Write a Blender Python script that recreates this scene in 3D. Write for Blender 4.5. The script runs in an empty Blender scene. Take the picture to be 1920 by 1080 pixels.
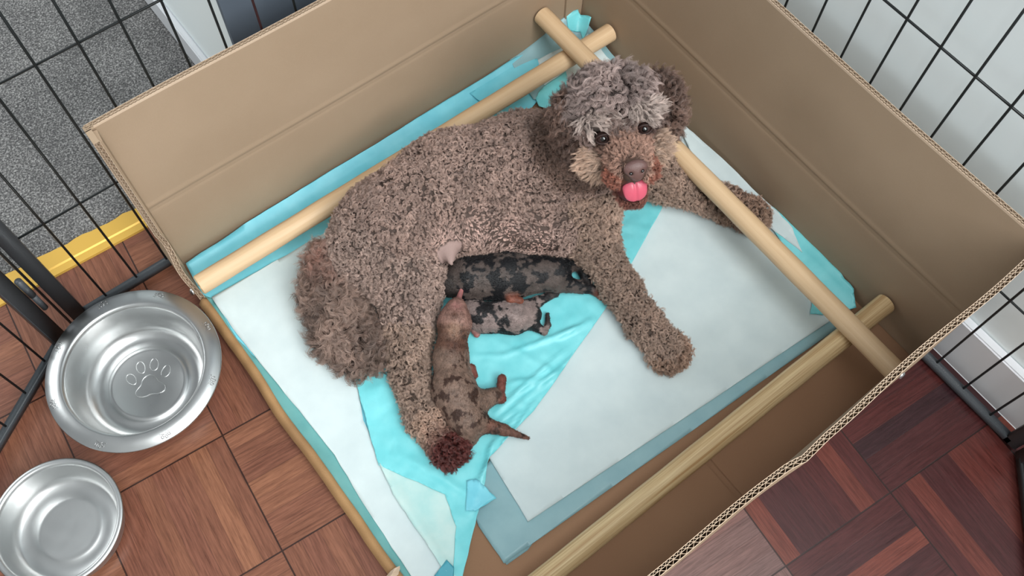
import bpy, bmesh, math, random
import numpy as np
from mathutils import Vector, Matrix

random.seed(7)
rng = np.random.default_rng(11)
SC = bpy.context.scene
COL = SC.collection
PI = math.pi

# ------------------------------------------------------------------ camera, world, lights, exposure
CAM_M = Matrix(((0.791, 0.546, -0.275), (-0.611, 0.721, -0.327), (0.019, 0.427, 0.904)))
FPX = 1789.1
CAMPOS = Vector((-0.0174, -0.0193, 1.0633))
RX, RY, RZ = 0.4412, -0.0194, -0.6579
CAM_M = (Matrix.Rotation(RZ, 3, 'Z') @ Matrix.Rotation(RY, 3, 'Y') @ Matrix.Rotation(RX, 3, 'X'))
cd = bpy.data.cameras.new('camera'); cam = bpy.data.objects.new('camera', cd); COL.objects.link(cam)
cam.matrix_world = Matrix.Translation(CAMPOS) @ CAM_M.to_4x4()
cd.sensor_width = 36; cd.lens = FPX / 1920 * 36; cd.clip_start = 0.02
SC.camera = cam

W = bpy.data.worlds.new('world'); SC.world = W; W.use_nodes = True
bg = W.node_tree.nodes['Background']; bg.inputs[1].default_value = 0.52
_t = W.node_tree; _tc = _t.nodes.new('ShaderNodeTexCoord'); _sp = _t.nodes.new('ShaderNodeSeparateXYZ'); _t.links.new(_tc.outputs['Generated'], _sp.inputs[0])
_m = _t.nodes.new('ShaderNodeMath'); _m.operation = 'MULTIPLY_ADD'; _m.inputs[1].default_value = -.45; _m.inputs[2].default_value = .5; _t.links.new(_sp.outputs[1], _m.inputs[0])
_r = _t.nodes.new('ShaderNodeValToRGB'); _t.links.new(_m.outputs[0], _r.inputs[0]); _t.links.new(_r.outputs[0], bg.inputs[0])
_r.color_ramp.elements[0].position = .15; _r.color_ramp.elements[0].color = (.42, .45, .48, 1); _r.color_ramp.elements[1].position = .75; _r.color_ramp.elements[1].color = (.95, 1.0, 1.0, 1)

def area(name, loc, target, sx, sy, power, color):
    l = bpy.data.lights.new(name, 'AREA'); l.shape = 'RECTANGLE'; l.size = sx; l.size_y = sy
    l.energy = power; l.color = color
    o = bpy.data.objects.new(name, l); COL.objects.link(o); o.location = loc
    o.rotation_euler = (Vector(target) - Vector(loc)).to_track_quat('-Z', 'Y').to_euler()
    return o
area('window_light', (0.40, -1.45, 1.75), (0.3, 0.4, 0), 1.3, 1.0, 42, (1.0, 0.99, 0.975))
area('ceiling_light', (0.10, -0.6, 2.3), (0.2, 0.3, 0), 1.4, 1.4, 34, (0.97, 1.0, 1.0))
area('corner_fill_light', (-.75, 1.45, .75), (.17, 1.0, .15), .5, .5, 5, (.95, 1.0, 1.0))  # added fill from an unseen source, brightens the white wall corner
SC.view_settings.view_transform = 'Standard'; SC.view_settings.look = 'None'
SC.view_settings.gamma = 1; SC.view_settings.exposure = 0.28; SC.view_settings.use_curve_mapping = False

# ------------------------------------------------------------------ helpers
def U(px, py, z=None, x=None, y=None):
    """the point of the place seen at a photo pixel, at a known height (or on a known plane)"""
    d = CAM_M @ Vector(((px - 960) / FPX, -(py - 540) / FPX, -1))
    if z is not None: t = (z - CAMPOS.z) / d.z
    elif x is not None: t = (x - CAMPOS.x) / d.x
    else: t = (y - CAMPOS.y) / d.y
    return CAMPOS + t * d

def tag(o, label=None, cat=None, group=None, kind=None):
    if label: o['label'] = label
    if cat: o['category'] = cat
    if group: o['group'] = group
    if kind: o['kind'] = kind
    return o

def empty(name, loc=(0, 0, 0)):
    o = bpy.data.objects.new(name, None); COL.objects.link(o); o.location = loc; o.empty_display_size = .02
    return o

def link(name, me, mat=None, parent=None, smooth=False):
    o = bpy.data.objects.new(name, me); COL.objects.link(o)
    if mat is not None: me.materials.append(mat)
    if smooth: me.polygons.foreach_set('use_smooth', [True] * len(me.polygons))
    if parent is not None:
        o.parent = parent
        if parent.type == 'EMPTY': o.matrix_parent_inverse = Matrix.Translation(-parent.location)
    return o

def from_bm(name, bm, mat=None, parent=None, smooth=False):
    bmesh.ops.recalc_face_normals(bm, faces=bm.faces)
    me = bpy.data.meshes.new(name); bm.to_mesh(me); bm.free()
    return link(name, me, mat, parent, smooth)

def from_np(name, V, F, mat=None, parent=None, smooth=True):
    me = bpy.data.meshes.new(name)
    F = np.asarray(F, dtype=np.int32); k = F.shape[1]
    me.vertices.add(len(V)); me.vertices.foreach_set('co', np.asarray(V, dtype=np.float32).ravel())
    me.loops.add(F.size); me.loops.foreach_set('vertex_index', F.ravel())
    me.polygons.add(len(F)); me.polygons.foreach_set('loop_start', np.arange(0, F.size, k, dtype=np.int32))
    me.update(calc_edges=True); me.validate()
    return link(name, me, mat, parent, smooth)

def box(bm, lo, hi, bevel=0):
    b = bmesh.new(); bmesh.ops.create_cube(b, size=1)
    c = (Vector(lo) + Vector(hi)) / 2; s = Vector(hi) - Vector(lo)
    for v in b.verts: v.co = Vector((v.co.x * s.x + c.x, v.co.y * s.y + c.y, v.co.z * s.z + c.z))
    if bevel: bmesh.ops.bevel(b, geom=b.edges[:], offset=bevel, segments=2, affect='EDGES')
    m = bpy.data.meshes.new('t'); b.to_mesh(m); b.free(); bm.from_mesh(m); bpy.data.meshes.remove(m)

def tube(bm, pts, radii, seg=12, caps=True):
    """tapered tube along a polyline"""
    pts = [Vector(p) for p in pts]
    if not hasattr(radii, '__len__'): radii = [radii] * len(pts)
    rings = []; ref = None
    for i, p in enumerate(pts):
        d = (pts[min(i + 1, len(pts) - 1)] - pts[max(i - 1, 0)]).normalized()
        if ref is None: ref = Vector((0, 0, 1)) if abs(d.z) < .9 else Vector((1, 0, 0))
        u = (ref - d * ref.dot(d)).normalized(); v = d.cross(u); ref = u
        rings.append([bm.verts.new(p + radii[i] * (math.cos(2 * PI * k / seg) * u + math.sin(2 * PI * k / seg) * v)) for k in range(seg)])
    for a, b in zip(rings, rings[1:]):
        for k in range(seg): bm.faces.new((a[k], a[(k + 1) % seg], b[(k + 1) % seg], b[k]))
    if caps: bm.faces.new(rings[0][::-1]); bm.faces.new(rings[-1])

def lathe(bm, prof, seg=96, c=(0, 0, 0)):
    rings = []
    for r, z in prof:
        if r < 1e-5: rings.append([bm.verts.new((c[0], c[1], c[2] + z))])
        else: rings.append([bm.verts.new((c[0] + r * math.cos(2 * PI * k / seg), c[1] + r * math.sin(2 * PI * k / seg), c[2] + z)) for k in range(seg)])
    for a, b in zip(rings, rings[1:]):
        if len(a) == 1 and len(b) == 1: continue
        for k in range(seg):
            k2 = (k + 1) % seg
            if len(a) == 1: bm.faces.new((a[0], b[k2], b[k]))
            elif len(b) == 1: bm.faces.new((a[k], a[k2], b[0]))
            else: bm.faces.new((a[k], a[k2], b[k2], b[k]))

# ------------------------------------------------------------------ material helpers
def srgb(r, g, b):
    f = lambda c: (c / 255 / 12.92) if c / 255 <= .04045 else ((c / 255 + .055) / 1.055) ** 2.4
    return (f(r), f(g), f(b), 1)

class NT:
    def __init__(s, name, rough=.6, spec=.5, metal=0.0):
        s.m = bpy.data.materials.new(name); s.m.use_nodes = True; s.t = s.m.node_tree
        s.b = s.t.nodes['Principled BSDF']
        s.b.inputs['Roughness'].default_value = rough; s.b.inputs['Metallic'].default_value = metal
        s.b.inputs['Specular IOR Level'].default_value = spec
    def n(s, kind, **kw):
        nd = s.t.nodes.new(kind)
        for k, v in kw.items():
            if k.startswith('i_'):
                key = k[2:].replace('_', ' ')
                nd.inputs[int(key) if key.isdigit() else key].default_value = v
            else: setattr(nd, k, v)
        return nd
    def l(s, a, b): s.t.links.new(a, b)
    def math(s, op, a, b=None, c=None):
        nd = s.n('ShaderNodeMath', operation=op)
        for i, v in enumerate((a, b, c)):
            if v is None: continue
            if isinstance(v, (int, float)): nd.inputs[i].default_value = v
            else: s.l(v, nd.inputs[i])
        return nd.outputs[0]
    def coord(s, scale=(1, 1, 1), rot=(0, 0, 0), kind='Object'):
        tc = s.n('ShaderNodeTexCoord'); mp = s.n('ShaderNodeMapping')
        mp.inputs['Scale'].default_value = scale; mp.inputs['Rotation'].default_value = rot
        s.l(tc.outputs[kind], mp.inputs[0]); return mp.outputs[0]
    def noise(s, vec, scale, detail=3, rough=.5):
        nd = s.n('ShaderNodeTexNoise'); nd.inputs['Scale'].default_value = scale
        nd.inputs['Detail'].default_value = detail; nd.inputs['Roughness'].default_value = rough
        if vec is not None: s.l(vec, nd.inputs['Vector'])
        return nd.outputs['Fac']
    def ramp(s, fac, stops, interp='LINEAR'):
        nd = s.n('ShaderNodeValToRGB'); cr = nd.color_ramp; cr.interpolation = interp
        while len(cr.elements) < len(stops): cr.elements.new(.5)
        for e, (p, c) in zip(cr.elements, stops): e.position = p; e.color = c
        s.l(fac, nd.inputs[0]); return nd.outputs[0]
    def mix(s, fac, a, b, mode='MIX'):
        nd = s.n('ShaderNodeMix', data_type='RGBA', blend_type=mode)
        if isinstance(fac, (int, float)): nd.inputs[0].default_value = fac
        else: s.l(fac, nd.inputs[0])
        for i, v in ((6, a), (7, b)):
            if isinstance(v, tuple): nd.inputs[i].default_value = v
            else: s.l(v, nd.inputs[i])
        return nd.outputs[2]
    def bump(s, h, strength=.3, dist=.002):
        nd = s.n('ShaderNodeBump'); nd.inputs['Strength'].default_value = strength; nd.inputs['Distance'].default_value = dist
        s.l(h, nd.inputs['Height']); s.l(nd.outputs[0], s.b.inputs['Normal'])
    def col(s, c):
        if isinstance(c, tuple): s.b.inputs['Base Color'].default_value = c
        else: s.l(c, s.b.inputs['Base Color'])
        return s.m

def plain(name, c, rough=.6, spec=.5, metal=0.0):
    return NT(name, rough, spec, metal).col(c)

def mat_cardboard(name, a, b):
    k = NT(name, .75, .25)
    v = k.coord((1, 1, 1)); n1 = k.noise(v, 6, 4); n2 = k.noise(v, 900, 2)
    f = k.math('ADD', k.math('MULTIPLY', n1, .8), k.math('MULTIPLY', n2, .2))
    c = k.ramp(f, [(.35, a), (.65, b)])
    k.bump(n2, .08, .0005)
    return k.col(c)
M_card = mat_cardboard('cardboard_liner', srgb(160, 138, 115), srgb(169, 147, 124))
M_cut = mat_cardboard('cardboard_cut_edge', srgb(196, 172, 148), srgb(210, 188, 166))
M_lip = mat_cardboard('cardboard_worn_edge', srgb(140, 108, 76), srgb(176, 138, 94))
M_base = mat_cardboard('cardboard_base', srgb(150, 114, 88), srgb(160, 124, 96))

def mat_wood(name, a, b, grain):
    k = NT(name, .5, .35)
    v = k.coord(grain); n1 = k.noise(v, 1.0, 5, .6)
    c = k.ramp(n1, [(.3, a), (.7, b)]); k.bump(n1, .15, .0006)
    return k.col(c)
M_dowel = mat_wood('smooth_beech_dowel', srgb(204, 172, 134), srgb(216, 188, 152), (260, 260, 6))
M_dowel_grain = mat_wood('grained_pine_dowel', srgb(176, 138, 94), srgb(232, 210, 166), (330, 330, 5))
M_dowel_end = plain('sawn_dowel_end', srgb(222, 190, 148), .85, .1)
M_black = NT('black_powder_coat', .42, .5)
M_black.bump(M_black.noise(M_black.coord(), 900, 2), .5, .0006); M_black = M_black.col(srgb(64, 68, 72))
M_wire = plain('black_wire_coat', srgb(20, 24, 25), .4, .4)
M_rust = plain('reddened_wire_coat', srgb(52, 28, 30), .5, .3)
M_screw = plain('zinc_screw', (.75, .75, .76, 1), .25, .5, 1.0)

def mat_steel(name, rough):
    k = NT(name, rough, .5, 1.0)
    n = k.noise(k.coord((1, 1, 1)), 60, 3)
    k.l(k.math('MULTIPLY_ADD', n, .12, rough - .06), k.b.inputs['Roughness'])
    return k.col((.56, .57, .57, 1))
M_steel = mat_steel('polished_steel', .3); M_steel2 = mat_steel('brushed_steel', .36)
M_emboss = plain('embossed_steel', (.34, .34, .34, 1), .3, .5, 1.0)

def mat_parquet():
    k = NT('mosaic_parquet', .35, .4)
    tc = k.n('ShaderNodeTexCoord'); sp = k.n('ShaderNodeSeparateXYZ')
    mp = k.n('ShaderNodeMapping'); mp.inputs['Rotation'].default_value = (0, 0, math.radians(5.5)); k.l(tc.outputs['Object'], mp.inputs[0])
    k.l(mp.outputs[0], sp.inputs[0])
    B = .152; NF = 7
    a = k.math('DIVIDE', k.math('ADD', sp.outputs[0], -.345 + B * 40), B); b = k.math('DIVIDE', k.math('ADD', sp.outputs[1], .047 + B * 40), B)
    fa, fb = k.math('FLOOR', a), k.math('FLOOR', b)
    ra, rb = k.math('FRACT', a), k.math('FRACT', b)
    par = k.math('MODULO', k.math('ADD', fa, fb), 2.0)            # 0: fingers run along b
    inv = k.math('SUBTRACT', 1.0, par)
    across = k.math('ADD', k.math('MULTIPLY', ra, inv), k.math('MULTIPLY', rb, par))
    along = k.math('ADD', k.math('MULTIPLY', rb, inv), k.math('MULTIPLY', ra, par))
    fx = k.math('MULTIPLY', across, NF); fi = k.math('FLOOR', fx); fr = k.math('FRACT', fx)
    cb = k.n('ShaderNodeCombineXYZ'); k.l(fa, cb.inputs[0]); k.l(fb, cb.inputs[1]); k.l(fi, cb.inputs[2])
    wn = k.n('ShaderNodeTexWhiteNoise', noise_dimensions='3D'); k.l(cb.outputs[0], wn.inputs[0]); r1 = wn.outputs[0]
    # grain runs along each finger
    g = k.n('ShaderNodeCombineXYZ'); k.l(k.math('MULTIPLY', along, 3.0), g.inputs[0]); k.l(k.math('MULTIPLY', across, 60.0), g.inputs[1])
    k.l(k.math('MULTIPLY_ADD', r1, 37.0, k.math('MULTIPLY', fa, 3.1)), g.inputs[2])
    gr = k.noise(g.outputs[0], 1.0, 5, .65)
    g2 = k.n('ShaderNodeCombineXYZ'); k.l(k.math('MULTIPLY', along, 9.0), g2.inputs[0]); k.l(k.math('MULTIPLY', across, 130.0), g2.inputs[1]); k.l(k.math('MULTIPLY', fb, 5.3), g2.inputs[2])
    gf = k.noise(g2.outputs[0], 1.0, 4, .6)
    # browner left, darker red right: uneven light and sheen painted into the boards
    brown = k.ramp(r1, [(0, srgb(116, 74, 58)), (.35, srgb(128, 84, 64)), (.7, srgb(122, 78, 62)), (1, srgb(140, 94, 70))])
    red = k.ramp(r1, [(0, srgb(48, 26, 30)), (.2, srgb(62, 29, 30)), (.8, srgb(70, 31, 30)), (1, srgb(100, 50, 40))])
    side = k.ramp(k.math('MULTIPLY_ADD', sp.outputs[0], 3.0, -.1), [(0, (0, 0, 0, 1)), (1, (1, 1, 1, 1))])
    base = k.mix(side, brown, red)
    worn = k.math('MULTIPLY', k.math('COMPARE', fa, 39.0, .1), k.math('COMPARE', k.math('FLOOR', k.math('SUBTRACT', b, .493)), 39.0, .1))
    base = k.mix(k.math('MULTIPLY', worn, .6), base, srgb(116, 92, 88))  # one worn block, the greyish floor glare painted in with it
    c = k.mix(.75, base, k.ramp(gr, [(.28, (.45, .4, .4, 1)), (.6, (1.1, 1.1, 1.1, 1))]), 'MULTIPLY')
    c = k.mix(.35, c, k.ramp(gf, [(.35, (.35, .3, .3, 1)), (.55, (1.1, 1.1, 1.1, 1))]), 'MULTIPLY')
    def gap(x, w):
        lo = k.math('LESS_THAN', x, w); hi = k.math('GREATER_THAN', x, 1 - w); return k.math('MAXIMUM', lo, hi)
    gb = k.math('MAXIMUM', gap(ra, .006), gap(rb, .006)); gfing = gap(fr, .022)
    c = k.mix(k.math('MULTIPLY', gfing, .25), c, srgb(40, 18, 14)); c = k.mix(k.math('MULTIPLY', gb, .85), c, srgb(26, 12, 10))
    k.l(k.math('MULTIPLY_ADD', gr, .25, .2), k.b.inputs['Roughness'])
    h = k.math('SUBTRACT', k.math('MULTIPLY', gf, .3), k.math('ADD', gb, gfing)); k.bump(h, .25, .0008)
    return k.col(c)
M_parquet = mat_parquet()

def mat_carpet():
    k = NT('grey_flecked_carpet', .95, .1)
    v = k.coord(); n = k.noise(v, 420, 4, .75); n2 = k.noise(v, 12, 2)
    f = k.math('ADD', n, k.math('MULTIPLY', n2, .12))
    c = k.ramp(f, [(.40, srgb(62, 62, 63)), (.56, srgb(108, 107, 107)), (.74, srgb(190, 188, 186))])
    k.bump(n, .7, .003)
    return k.col(c)
M_carpet = mat_carpet()
M_brass = plain('brass_strip', srgb(222, 178, 84), .42, .5, .35)
M_wall = plain('white_wall_paint', srgb(232, 240, 241), .7, .3)
M_skirt = plain('white_gloss_paint', srgb(214, 216, 220), .35, .5)
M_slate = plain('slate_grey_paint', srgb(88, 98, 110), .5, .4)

def mat_sheet(name, a, b, rough, spec=.3, scale=40, trans=0.0):
    k = NT(name, rough, spec)
    v = k.coord(); n = k.noise(v, scale, 4); n2 = k.noise(v, 700, 2)
    k.bump(k.math('ADD', n, k.math('MULTIPLY', n2, .15)), .25, .0012)
    return k.col(k.ramp(n, [(.3, a), (.7, b)]))
M_white = mat_sheet('white_absorbent_quilt', srgb(200, 214, 216), srgb(210, 223, 224), .9, .1, 30)
M_cyan = mat_sheet('cyan_plastic_film', srgb(112, 205, 212), srgb(132, 218, 224), .38, .4)
M_teal = mat_sheet('dull_teal_film', srgb(98, 158, 158), srgb(112, 170, 168), .42, .3)
M_backc = mat_sheet('sky_cyan_film', srgb(112, 200, 218), srgb(130, 212, 228), .4, .35)
M_film = mat_sheet('grey_teal_film', srgb(134, 172, 180), srgb(146, 182, 188), .38, .4)
M_pale = mat_sheet('pale_film_over_quilt', srgb(172, 214, 212), srgb(200, 224, 220), .5, .3)

# ------------------------------------------------------------------ the room
WB, DB, HB = 0.630, 0.6315, 0.30        # inside of the box
XW = 0.662                              # face of the right-hand wall
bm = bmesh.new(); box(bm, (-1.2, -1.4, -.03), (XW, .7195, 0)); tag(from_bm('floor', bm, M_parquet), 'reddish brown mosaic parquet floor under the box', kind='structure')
bm = bmesh.new(); box(bm, (-1.2, .7195, -.03), (XW, 2.2, -.0005)); tag(from_bm('floor_carpet', bm, M_carpet), 'flecked grey carpet beyond the brass strip', kind='structure')
bm = bmesh.new()
xs = np.linspace(-1.2, .5, 160); rows = []
for i, x in enumerate(xs):
    d = -.0035 * x * 12 * .3
    e = .7395 + .0008 * math.sin(i * 2.3) + .0010 * math.sin(i * 5.1) - .07 * x
    s0 = .7085 - .05 * x
    rows.append([bm.verts.new((x, s0, 0)), bm.verts.new((x, s0 + .001, .0028)), bm.verts.new((x, s0 + .010, .0036)), bm.verts.new((x, s0 + .012, .0050)), bm.verts.new((x, e, .0052)), bm.verts.new((x, e + .002, 0))])
for a, b in zip(rows, rows[1:]):
    for k in range(5): bm.faces.new((a[k], a[k + 1], b[k + 1], b[k]))
tag(from_bm('trim_1', bm, M_brass), 'yellow brass threshold strip between carpet and parquet', kind='structure')
bm = bmesh.new(); box(bm, (XW + .012, -1.4, 0), (XW + .12, 2.2, 2.3)); tag(from_bm('wall_right', bm, M_wall), 'white painted wall behind the right pen panel', kind='structure')
bm = bmesh.new(); box(bm, (XW, -1.4, 0), (XW + .013, .7, .080), .002); tag(from_bm('baseboard_right', bm, M_skirt), 'white skirting board along the right wall', kind='structure')
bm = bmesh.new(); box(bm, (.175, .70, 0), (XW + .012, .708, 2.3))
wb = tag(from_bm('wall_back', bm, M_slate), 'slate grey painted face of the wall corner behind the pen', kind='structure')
bm = bmesh.new(); box(bm, (.176, .7081, 0), (.26, 2.2, 2.3)); tag(from_bm('wall_left', bm, M_wall), 'white return of the wall corner above the carpet', kind='structure')
bm = bmesh.new(); box(bm, (.166, .7082, 0), (.176, 2.2, .055), .002); tag(from_bm('baseboard_left', bm, M_skirt), 'white skirting board standing on the grey carpet', kind='structure')

# ------------------------------------------------------------------ the cardboard box
TH = .0062
boxE = empty('cardboard_box', (WB / 2, DB / 2, 0))
tag(boxE, 'large open brown cardboard box with corrugated cut edges holding the dog', 'box')

def corrugated(P, length, nu, periods, amp_split=.55):
    """double wall board. P(s,t,n): s along, t up (0..1), n through the thickness (0..1)"""
    V = []; F = []
    def strip(fn, ns, nt):
        base = len(V)
        for i in range(ns + 1):
            for j in range(nt + 1): V.append(tuple(fn(i / ns, j / nt)))
        for i in range(ns):
            for j in range(nt):
                a = base + i * (nt + 1) + j; F.append((a, a + nt + 1, a + nt + 2, a + 1))
    for n0, n1 in ((0, .07), (.40, .46), (.93, 1.0)):
        for n in (n0, n1): strip(lambda s, t, n=n: P(s, t, n), nu, 100 if n == 0 else 14)
        strip(lambda s, t: P(s, 1, n0 + (n1 - n0) * t), nu, 1)      # rim of the liner
    for (lo, hi, per) in ((.46, .93, periods), (.07, .40, int(periods * 1.7))):
        ns = per * 6
        tri = lambda s: 1 - 2 * abs((s * per) % 1 - .5)
        for off in (0, .055):
            strip(lambda s, t, o=off: P(s, t, lo + (hi - lo - .055) * (.5 - .5 * math.cos(2 * PI * s * per)) + o), ns, 2)
        strip(lambda s, t: P(s, 1, lo + (hi - lo - .055) * (.5 - .5 * math.cos(2 * PI * s * per)) + .055 * t), ns, 1)
    return V, F

def crease(t, z0):      # shallow folded line pressed into the inner liner
    return -.0009 * math.exp(-((t - z0) / .0035) ** 2) + .0009 * math.exp(-((t - z0 + .007) / .004) ** 2)

def P_back(s, t, n):
    z = t * HB; y = DB + n * TH + (crease(z, .145) * (1 if n < .01 else 0))
    y += .0015 * math.sin(s * 9 + 1) * t
    return (s * (WB + 2 * TH) - TH, y, z)
def P_right(s, t, n):
    z = t * HB; x = WB + n * TH + (crease(z, .140) * (1 if n < .01 else 0))
    x += .0015 * math.sin(s * 7) * t
    return (x, DB - s * (DB + TH), z)
def front_off(x):
    o = np.interp(x, [-.01, .149, .295, .31, .34, .433, .604, .64], [-.003, -.001, -.0045, -.0075, -.0045, -.003, -.001, 0.0])
    return float(o)
def P_front(s, t, n):
    x = s * (WB + 2 * TH) - TH; w = max(0, t) ** 2
    rag = .0012 * math.sin(x * 140) * math.sin(x * 37) + (.004 * math.exp(-((x - .305) / .008) ** 2))
    y = -n * TH + front_off(x) * w + .0012 * math.sin(x * 31) * w
    return (x, y, t * HB + (rag if t > .99 else 0))
for nm, P, lab, per in (('back_panel', P_back, None, 90), ('right_panel', P_right, None, 90), ('front_panel', P_front, 'front panel with a torn wavy top edge', 90)):
    V, F = corrugated(P, WB, 120, per)
    me = bpy.data.meshes.new(nm); me.from_pydata(V, [], F); me.update()
    o = link(nm, me, M_card, boxE, True)
    if lab: o['label'] = lab
    me.materials.append(M_cut)
    mi = []
    n0 = 0
    for p_ in me.polygons:
        zz = [me.vertices[i].co.z for i in p_.vertices]
        mi.append(1 if min(zz) > HB - .006 else 0)
    me.polygons.foreach_set('material_index', mi)

# what is left of the left panel: a tall strip by the corner, its flutes showing on the upright cut
def P_rem(s, t, n):
    z = .012 + s * (HB - .012)
    edge = float(np.interp(z, [0, .02, .05, .085, .10, .13, .3], [.066, .064, .046, .030, .020, .0185, .018]))
    x = -TH - .002 + n * TH + (.002 * math.sin(z * 80) if z < .12 else 0)
    return (x, DB - t * edge, z)
V, F = corrugated(P_rem, HB, 70, 42)
b_ = len(V); V += [P_rem(1, 0, 0), P_rem(1, 0, 1), P_rem(1, 1, 1), P_rem(1, 1, 0)]; F.append((b_, b_ + 1, b_ + 2, b_ + 3))
V += [(-TH - .002, DB + TH, HB), (.001, DB + TH, HB), (.001, DB - .001, HB), (-TH - .002, DB - .001, HB), (-TH - .002, DB + TH, .004), (-TH - .002, DB - .001, .004)]; F += [(b_ + 4, b_ + 5, b_ + 6, b_ + 7), (b_ + 4, b_ + 7, b_ + 9, b_ + 8)]
me = bpy.data.meshes.new('torn_corner_strip'); me.from_pydata(V, [], F); me.update()
o = link('torn_corner_strip', me, M_card, boxE, True); o['label'] = 'upright strip with ragged cut edge'
me.materials.append(M_cut)
mi = []
for p_ in me.polygons:
    c = p_.center; e = float(np.interp(c.z, [0, .02, .05, .085, .10, .13, .3], [.066, .064, .046, .030, .020, .0185, .018]))
    mi.append(1 if DB - c.y > e - .003 else 0)
me.polygons.foreach_set('material_index', mi)
# inner flap folded round the corner
bm = bmesh.new(); ring = []
for i in range(25):
    z = .004 + (HB - .008) * i / 24; w = .012 + .004 * math.sin(z * 25)
    ring.append([bm.verts.new((-.0035, DB, z)), bm.verts.new((.0022, DB - .001, z)), bm.verts.new((.0004, DB - w, z)), bm.verts.new((-.0035, DB - w - .001, z))])
for a, b in zip(ring, ring[1:]):
    for k in range(4): bm.faces.new((a[k], a[(k + 1) % 4], b[(k + 1) % 4], b[k]))
bm.faces.new(ring[0]); bm.faces.new(ring[-1][::-1])
from_bm('corner_flap', bm, M_card, boxE)
# glued tab in the far corner
bm = bmesh.new(); rows = []
for i in range(13):
    z = .03 + (HB - .032) * i / 12; xe = .600 - .02 * (z - .03)
    rows.append([bm.verts.new((xe, DB - .0002, z)), bm.verts.new((xe + .0004, DB - .0032, z)), bm.verts.new((WB - .001, DB - .0030, z)), bm.verts.new((WB - .001, DB - .0002, z))])
for a, b in zip(rows, rows[1:]):
    for k in range(4): bm.faces.new((a[k], a[(k + 1) % 4], b[(k + 1) % 4], b[k]))
bm.faces.new(rows[0]); bm.faces.new(rows[-1][::-1])
from_bm('glued_tab', bm, M_card, boxE)
# low folded entry lip
lipq = [U(*q_, z=.022) for q_ in ((387, 566), (395, 577), (450, 650), (525, 765), (560, 815), (620, 893), (695, 1005), (750, 1078))]
lipc = [(q_.x, q_.y) for q_ in lipq] + [(lipq[-1].x * .6, .15), (0, 0)]
bm = bmesh.new(); rows = []
for i in range(121):
    y = .568 - .572 * i / 120
    x = float(np.interp(-y, [-l[1] for l in lipc], [l[0] for l in lipc])) + .0006 * math.sin(y * 60)
    h = .024 + .0012 * math.sin(y * 45) + .0008 * math.sin(y * 210)
    prof = [(-.0085, 0), (-.0090, h * .7), (-.0062, h - .003), (-.0040, h), (-.0005, h + .0006), (.0026, h - .002), (.0028, .004)]
    rows.append([bm.verts.new((x + a, y, z)) for a, z in prof])
for a, b in zip(rows, rows[1:]):
    for k in range(7): bm.faces.new((a[k], a[(k + 1) % 7], b[(k + 1) % 7], b[k]))
bm.faces.new(rows[0]); bm.faces.new(rows[-1][::-1])
o = from_bm('entry_lip', bm, M_lip, boxE, True); o['label'] = 'low folded lip of worn golden cardboard'
bm = bmesh.new(); box(bm, (-.004, -.002, .0004), (WB, DB, .005)); 
o = from_bm('base_panel', bm, M_base, boxE)
# flap seam across the base near the front
bm = bmesh.new()
box(bm, (.352, .001, .005), (.628, .06, .0066), .0006); box(bm, (.0, .001, .005), (.345, .06, .0066), .0006)
from_bm('base_flap', bm, M_base, boxE)
# shred of torn liner at the bottom of the lip
bm = bmesh.new()
c = U(737, 1076, z=.028)
vs = [bm.verts.new(c + Vector((math.cos(a) * .009 * (1 + .3 * math.sin(3 * a)), math.sin(a) * .004, .003 * math.sin(2 * a)))) for a in np.linspace(0, 2 * PI, 13)[:-1]]
top = bm.verts.new(c + Vector((0, 0, .004))); bot = bm.verts.new(c + Vector((0, 0, -.004)))
for i in range(12): bm.faces.new((vs[i], vs[(i + 1) % 12], top)); bm.faces.new((vs[(i + 1) % 12], vs[i], bot))
from_bm('torn_shred', bm, M_cut, boxE)

# ------------------------------------------------------------------ wooden rails and screws
RR = .0123
def dowel(a, b, mat, label, frayed=(True, True)):
    a, b = Vector(a), Vector(b); d = (b - a); L = d.length
    root = empty('wooden_dowel', a); tag(root, label, 'dowel', 'round wooden rails fixed across the box')
    # shaft modelled along z in its own space so that the grain follows the stick
    bm = bmesh.new(); n = 40
    tube(bm, [(0, 0, L * i / n) for i in range(n + 1)], [RR * (1 + .012 * math.sin(i * 1.3)) for i in range(n + 1)], 32, caps=False)
    sh = from_bm('shaft', bm, mat, None, True); sh.parent = root
    sh.rotation_mode = 'QUATERNION'; sh.rotation_quaternion = d.to_track_quat('Z', 'Y')
    for zz, sg in ((0, -1), (L, 1)):
        bm = bmesh.new()
        ring = [bm.verts.new((RR * math.cos(t), RR * math.sin(t), zz)) for t in np.linspace(0, 2 * PI, 33)[:-1]]
        ring2 = [bm.verts.new((RR * .8 * math.cos(t), RR * .8 * math.sin(t), zz + sg * (.0006 + .0011 * random.random()))) for t in np.linspace(0, 2 * PI, 33)[:-1]]
        cc = bm.verts.new((0, 0, zz + sg * .0008))
        for k in range(32):
            bm.faces.new((ring[k], ring[(k + 1) % 32], ring2[(k + 1) % 32], ring2[k])); bm.faces.new((ring2[k], ring2[(k + 1) % 32], cc))
        en = from_bm('sawn_end', bm, M_dowel_end, None); en.parent = root; en.rotation_mode = 'QUATERNION'; en.rotation_quaternion = sh.rotation_quaternion
    return root
z1, z2, zf = .0545, .0795, .0540
dowel((.002, .5685, z1), (WB - .0035, .5665, z1), M_dowel, 'smooth pale wooden dowel along the back panel behind the dog')
dowel((.5568, DB - .0035, z2), (.5568, .002, z2), M_dowel, 'pale wooden dowel running under the head of the dog, lying over two others')
dowel((.003, .066, zf), (WB - .004, .066, zf), M_dowel_grain, 'striped grained wooden dowel along the front panel')
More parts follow.
